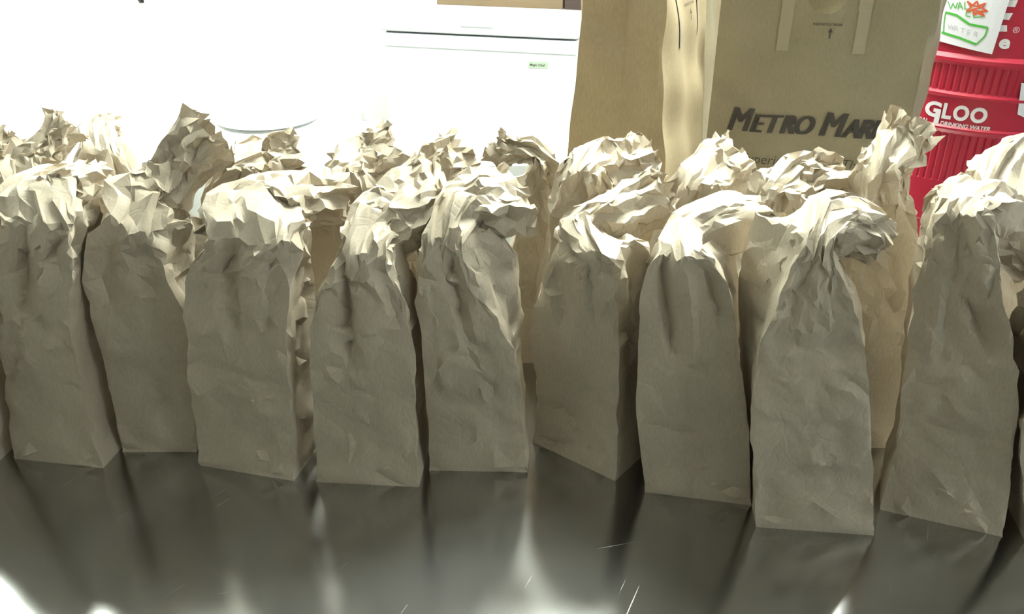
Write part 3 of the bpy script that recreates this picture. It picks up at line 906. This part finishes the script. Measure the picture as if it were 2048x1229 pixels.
    row = sorted([i for i, p in enumerate(vo) if p.y < 1e-6 and remap[i] == i], key=lambda i: vo[i].x)
    faces.append(row)
    used = sorted({i for f in faces for i in f}); ix = {o: k for k, o in enumerate(used)}
    org = Vector(((FL.x + FR.x) / 2, (FL.y + FR.y) / 2 + depth / 2, 0))
    me = bpy.data.meshes.new('lunch_bag')
    me.from_pydata([tuple(co_[i] - np.array(org)) for i in used], [], [[ix[i] for i in f] for f in faces])
    bm = bmesh.new(); bm.from_mesh(me)
    bmesh.ops.recalc_face_normals(bm, faces=bm.faces)
    keep = {e for e in bm.edges if e.is_boundary or len(e.link_faces) > 1 and max(len(f.verts) for f in e.link_faces) > 3}
    bmesh.ops.subdivide_edges(bm, edges=[e for e in bm.edges if e not in keep], cuts=1, use_grid_fill=True)
    free = [v for v in bm.verts if v.co.z > 0.004 and not any(e.is_boundary for e in v.link_edges)]
    bmesh.ops.smooth_vert(bm, verts=free, factor=0.22, use_axis_x=True, use_axis_y=True, use_axis_z=True)
    ztop = max(v.co.z for v in bm.verts)
    for v in free:
        a_ = 0.0003 + 0.0011 * min(1.0, max(0.0, (v.co.z / ztop - 0.55) / 0.3))
        v.co += Vector((rnd.gauss(0, a_), rnd.gauss(0, a_), rnd.gauss(0, a_))) * amp
    bmesh.ops.triangulate(bm, faces=[f for f in bm.faces if len(f.verts) < 8])
    bm.to_mesh(me); bm.free()
    for p in me.polygons: p.use_smooth = True
    me.set_sharp_from_angle(angle=math.radians(spec.get('sharp', 24)))
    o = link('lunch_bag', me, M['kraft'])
    o.location = org
    tag(o, spec['label'], 'paper bag', 'brown paper lunch bags on the steel table')
    return o

FRONT = [
 dict(seed=11, label='brown lunch bag at the row end, beside the bag with a shaded side panel',
      body=[(-240, 925, -24, 945), (-245, 760, -34, 780, .0), (-235, 600, -48, 600, .01), (-210, 500, -70, 500, .02, .8)],
      neck=[(-140, 450, .03, 5, 3.5), (-95, 420, .08, 4.5, 3), (-70, 405, .11, 4, 3)]),
 dict(seed=12, label='brown lunch bag with a shaded side panel and a crushed folded-down top',
      body=[(28, 918, 207, 937), (8, 780, 170, 800, 0), (-6, 640, 142, 640, .0), (-12, 520, 140, 520, .01, .95), (-5, 450, 145, 450, .03, .7)],
      neck=[(70, 410, .04, 6, 3.2), (110, 378, .09, 5.5, 2.8), (155, 365, .14, 5, 2.5), (195, 352, .18, 4, 2)]),
 dict(seed=13, label='brown lunch bag with a long tapering neck and a flared open mouth',
      body=[(245, 905, 393, 905), (208, 740, 388, 750, 0), (174, 600, 365, 620, .0), (165, 510, 325, 540, .01, .9, 0, .045), (190, 440, 310, 470, .02, .8, 0, .05)],
      neck=[(275, 420, .03, 5.0, 4), (320, 385, .07, 4, 3.4), (365, 335, .11, 3.2, 3), (400, 290, .13, 4.2, 3.2), (425, 268, .14, 4.5, 3)]),
 dict(seed=14, label='squat brown lunch bag with a torn lower corner and a wide crushed top',
      body=[(402, 932, 588, 963), (374, 770, 582, 790, 0), (375, 620, 572, 630, 0), (376, 530, 585, 540, .005), (395, 465, 590, 470, .02, .8)],
      neck=[(490, 435, .04, 7, 3.4), (540, 408, .09, 6.4, 3), (610, 395, .14, 5.2, 2.8), (680, 385, .19, 5, 3)]),
 dict(seed=15, label='brown lunch bag with an arched bottom flap and a deep fold under its bent neck',
      body=[(632, 965, 838, 975), (623, 780, 832, 800, 0), (624, 640, 822, 660, 0), (640, 550, 800, 570, .01), (675, 500, 780, 515, .025, .8)],
      neck=[(738, 478, .04, 4.2, 3.4), (785, 440, .085, 5, 3.4), (835, 405, .13, 5, 3.3), (868, 382, .16, 5, 3)]),
 dict(seed=16, label='narrow brown lunch bag with a broad pale lit side panel',
      body=[(858, 942, 1055, 945), (850, 790, 1046, 800, 0), (838, 660, 1020, 690, 0, 1, 0, .015), (822, 550, 960, 570, .01, .9, 0, .055), (848, 480, 925, 490, .025, .8, 0, .05)],
      neck=[(905, 440, .035, 3.6, 3.4), (950, 415, .075, 4.8, 3.6), (1000, 405, .115, 5.2, 3.6), (1035, 395, .14, 5, 3)]),
 dict(seed=17, crumple=.8, pleat=.16, label='rumpled brown lunch bag tilted on one corner with a thick rolled neck',
      body=[(1064, 884, 1230, 963), (1074, 800, 1236, 860, 0), (1062, 700, 1240, 730, 0), (1060, 600, 1240, 610, .0), (1078, 535, 1235, 540, .01), (1108, 498, 1215, 510, .02, .8)],
      neck=[(1160, 480, .03, 3.8, 3.4), (1210, 447, .06, 4.2, 3.4), (1265, 415, .095, 4.2, 3.4), (1312, 392, .12, 4.4, 3.6)]),
 dict(seed=18, crumple=.5, pleat=.12, label='brown lunch bag with a smooth pointed cone-shaped neck folded across its top',
      body=[(1290, 985, 1503, 1012), (1273, 840, 1500, 865, 0), (1274, 710, 1484, 730, 0), (1280, 610, 1468, 615, .0, 1, 0, .01), (1298, 535, 1445, 540, .01, 1, 0, .01), (1318, 503, 1410, 510, .02, .8)],
      neck=[(1365, 490, .03, 3.2, 3), (1415, 462, .07, 4.2, 3.4), (1465, 442, .105, 4.8, 3.5), (1505, 432, .13, 3.8, 2.6)]),
 dict(seed=19, crumple=.8, pleat=.16, label='tall brown lunch bag with a smooth flat face and a peaked top curling over',
      body=[(1512, 1055, 1748, 1072), (1501, 880, 1745, 885, 0), (1510, 740, 1738, 750, 0, 1, -.01, .02), (1550, 620, 1710, 630, .005, 1, -.03, .02), (1590, 530, 1685, 540, .015, .95, -.045, .01), (1618, 470, 1675, 490, .025, .9, -.045, .0)],
      neck=[(1640, 455, .03, 4, 3.6), (1680, 450, .05, 3.8, 3.0), (1725, 460, .06, 3.6, 2.8), (1760, 485, .055, 3.6, 2.2)]),
 dict(seed=20, crumple=.8, pleat=.16, label='brown lunch bag with a rounded hood-like top slumping to one side',
      body=[(1760, 1020, 2005, 1075), (1795, 860, 2030, 910, 0), (1810, 720, 2036, 750, 0), (1830, 580, 2010, 610, .01), (1850, 470, 2000, 490, .02, .95), (1868, 410, 1985, 425, .03, .8)],
      neck=[(1935, 418, .035, 5.0, 3.6), (1985, 440, .055, 4.6, 3.2), (2030, 485, .06, 4.2, 2.8), (2065, 525, .055, 4.5, 2.6)]),
 dict(seed=21, label='brown lunch bag past the hood-topped bag, only its edge showing',
      body=[(2050, 1085, 2275, 1110), (2042, 900, 2285, 930, 0), (2055, 760, 2285, 780, 0), (2085, 640, 2255, 660, .01)],
      neck=[(2170, 580, .04, 5, 3.5), (2230, 540, .09, 5, 3)]),
]
BACK = [
 dict(seed=31, label='brown lunch bag at the back, its pale top cut off at the far end', base=(-75, 600, 1.37, 0),
      body=[(-120, 420, 30, 420, 0), (-100, 370, 15, 370, .01, .8)],
      neck=[(-35, 330, .03, 4, 3), (-10, 295, .06, 4, 2.8), (15, 265, .09, 4, 2.4)]),
 dict(seed=32, label='brown lunch bag at the back with a thin twisted neck', base=(45, 600, 1.22, 0),
      body=[(-25, 430, 120, 430, 0), (0, 385, 110, 385, .01, .8)],
      neck=[(62, 345, .03, 3.6, 3), (90, 308, .06, 2.8, 2.6), (115, 272, .09, 2.4, 2.4), (138, 248, .11, 3.4, 2.6)]),
 dict(seed=33, label='over-lit brown lunch bag at the back with a plain pale sloping top', base=(190, 600, 1.36, 0), crumple=.6,
      body=[(108, 430, 265, 430, 0), (120, 360, 255, 360, .015, .9), (145, 300, 235, 300, .05, .6)],
      neck=[(190, 262, .07, 3.2, 2), (205, 250, .11, 3, 2), (215, 246, .14, 3, 1.6)]),
 dict(seed=34, label='brown lunch bag at the back with a dark face and two-pronged open mouth', base=(482, 600, 1.20, 0),
      body=[(388, 440, 555, 440, 0), (396, 385, 555, 390, .01), (420, 345, 548, 355, .02, .8), (448, 328, 535, 338, .02, .7)],
      neck=[(500, 332, .03, 4.6, 3), (550, 325, .07, 4.2, 2.8), (600, 312, .10, 4.4, 3)]),
 dict(seed=35, label='brown lunch bag at the back with a ruffled star-like crown', base=(695, 600, 1.19, 0),
      body=[(618, 450, 770, 450, 0), (628, 390, 755, 395, .01), (640, 355, 738, 362, .02, .8), (655, 334, 725, 342, .02, .7)],
      neck=[(700, 338, .035, 4.4, 3.2), (750, 325, .07, 4.4, 3.4), (795, 305, .10, 4.8, 3.2)]),
 dict(seed=36, label='brown lunch bag at the back with a tightly scrunched pale crown', base=(855, 600, 1.28, 0), crumple=1.2,
      body=[(785, 460, 930, 460, 0), (798, 410, 920, 415, .01), (815, 375, 900, 380, .02, .8)],
      neck=[(855, 355, .035, 4.4, 3.4), (895, 335, .07, 4.8, 3.6), (930, 312, .10, 4.8, 3.2)]),
 dict(seed=37, label='tall brown lunch bag at the back with a hooked flag of paper sticking out', base=(1072, 600, 1.30, 0),
      body=[(1012, 560, 1155, 560, 0), (1028, 470, 1140, 470, .005), (1048, 380, 1125, 380, .01, .8), (1062, 325, 1110, 325, .015, .6)],
      neck=[(1066, 303, .0, 2.2, 2.2), (1035, 300, .0, 1.9, 1.4), (1005, 305, .01, 2.4, 1.2), (985, 290, .015, 2.8, 1.0)]),
 dict(seed=38, label='brown lunch bag at the back with a knobbly neck against the sideways grocery bag', base=(1176, 640, 1.18, 0),
      body=[(1098, 520, 1255, 520, 0), (1106, 430, 1245, 430, .005), (1120, 375, 1230, 380, .015, .8), (1135, 340, 1215, 348, .02, .75)],
      neck=[(1180, 330, .03, 4.0, 3.0), (1220, 330, .06, 3.8, 3), (1260, 332, .085, 3.8, 3), (1295, 318, .11, 4.6, 3)]),
 dict(seed=39, label='brown lunch bag at the back with a smooth shell-shaped top', base=(1392, 640, 1.18, 0), crumple=.8,
      body=[(1322, 520, 1485, 520, 0), (1332, 450, 1478, 450, .005), (1350, 398, 1458, 405, .015, .85), (1368, 364, 1445, 370, .02, .8)],
      neck=[(1408, 356, .03, 4.2, 3.2), (1440, 342, .06, 4.8, 3.4), (1470, 325, .09, 5.2, 3)]),
 dict(seed=40, label='brown lunch bag at the back with a frayed amber mouth under the slogan', base=(1505, 660, 1.08, 0),
      body=[(1490, 540, 1660, 540, 0), (1502, 450, 1645, 450, .005), (1518, 405, 1628, 412, .015, .8), (1532, 376, 1622, 384, .02, .75)],
      neck=[(1578, 380, .03, 4.4, 3), (1625, 365, .06, 4.4, 3), (1670, 368, .08, 4, 2.8)]),
 dict(seed=41, label='tallest brown lunch bag at the back, its twisted top overlapping the printed lettering', base=(1735, 660, 1.06, 0),
      body=[(1690, 640, 1865, 640, 0), (1705, 500, 1858, 510, .005), (1735, 400, 1835, 405, .015, .9), (1752, 340, 1820, 345, .02, .8)],
      neck=[(1790, 312, .03, 3.4, 3.0), (1808, 280, .05, 3, 2.8), (1825, 250, .065, 3.6, 2.8)]),
 dict(seed=42, label='brown lunch bag at the back below the red cooler with a flattened top', base=(2048, 660, 1.08, 0),
      body=[(1950, 540, 2130, 540, 0), (1955, 440, 2120, 440, .005), (1965, 380, 2100, 390, .015, .8)],
      neck=[(2010, 350, .03, 4.6, 2.8), (2050, 335, .06, 4.6, 2.6), (2085, 320, .09, 4, 2.6)]),
]
DENTS = {
 12: [(48, 500, 38, 660, 14, 30, 1.2), (95, 450, 85, 620, 30, 25, -.8), (120, 470, 70, 560, 20, 20, .8)],
 13: [(180, 500, 225, 640, 18, 30, .9), (300, 540, 330, 720, 30, 20, .6), (250, 520, 300, 500, 20, 20, .9)],
 14: [(458, 480, 478, 715, 26, 18, 1.7), (525, 530, 520, 660, 40, 12, -.9), (420, 560, 440, 700, 22, 18, -.5), (400, 720, 480, 760, 20, 20, .5)],
 15: [(678, 480, 706, 740, 18, 14, 2.0), (740, 500, 800, 660, 16, 40, 1.4), (715, 560, 735, 760, 20, 30, -.5)],
 16: [(890, 470, 938, 720, 14, 22, 1.7), (946, 690, 950, 800, 10, 14, .9), (985, 720, 990, 860, 14, 14, .6)],
 17: [(1105, 530, 1130, 660, 16, 20, 1.2), (1178, 530, 1192, 660, 16, 12, 1.2), (1150, 560, 1140, 760, 20, 20, -.8), (1070, 815, 1180, 830, 20, 20, .9), (1080, 880, 1200, 900, 14, 18, .8), (1230, 620, 1270, 760, 14, 30, 1.2)],
 18: [(1325, 510, 1348, 720, 16, 20, 1.6), (1375, 560, 1395, 780, 20, 16, -.9), (1420, 540, 1440, 660, 14, 20, 1.2), (1290, 850, 1430, 880, 14, 16, .6), (1370, 780, 1440, 960, 16, 16, .4)],
 19: [(1540, 690, 1720, 705, 22, 30, .7), (1640, 470, 1600, 640, 20, 20, -.6), (1510, 855, 1740, 860, 20, 12, .35)],
 20: [(1935, 580, 1990, 720, 16, 40, 1.4), (1880, 560, 1850, 740, 24, 24, -.7), (1800, 850, 2020, 880, 18, 18, .5), (1900, 690, 2000, 790, 24, 24, .5)],
}
for sp in FRONT + BACK:
    sp['dents'] = list(DENTS.get(sp['seed']) or [])
    if sp in FRONT:                               # a few soft creases low on each front panel
        rc = random.Random(sp['seed'] * 7)
        a_, b_ = sp['body'][0], sp['body'][1]
        for k in range(6):
            f, g = rc.uniform(0.05, 0.95), rc.uniform(0.1, 1.3)
            xa = a_[0] + (a_[2] - a_[0]) * f; ya = a_[1] + (b_[1] - a_[1]) * g
            an = rc.choice((rc.uniform(-0.3, 0.3), rc.uniform(0.5, 1.1), rc.uniform(-1.1, -0.5), 1.5)); ln = rc.uniform(70, 150)
            sp['dents'].append((xa, ya, xa + ln * math.cos(an), ya + ln * abs(math.sin(an)) + 1, rc.uniform(14, 34), rc.uniform(14, 34), rc.choice((-1, 1, 1)) * rc.uniform(0.2, 0.42)))
    lunch_bag(sp)
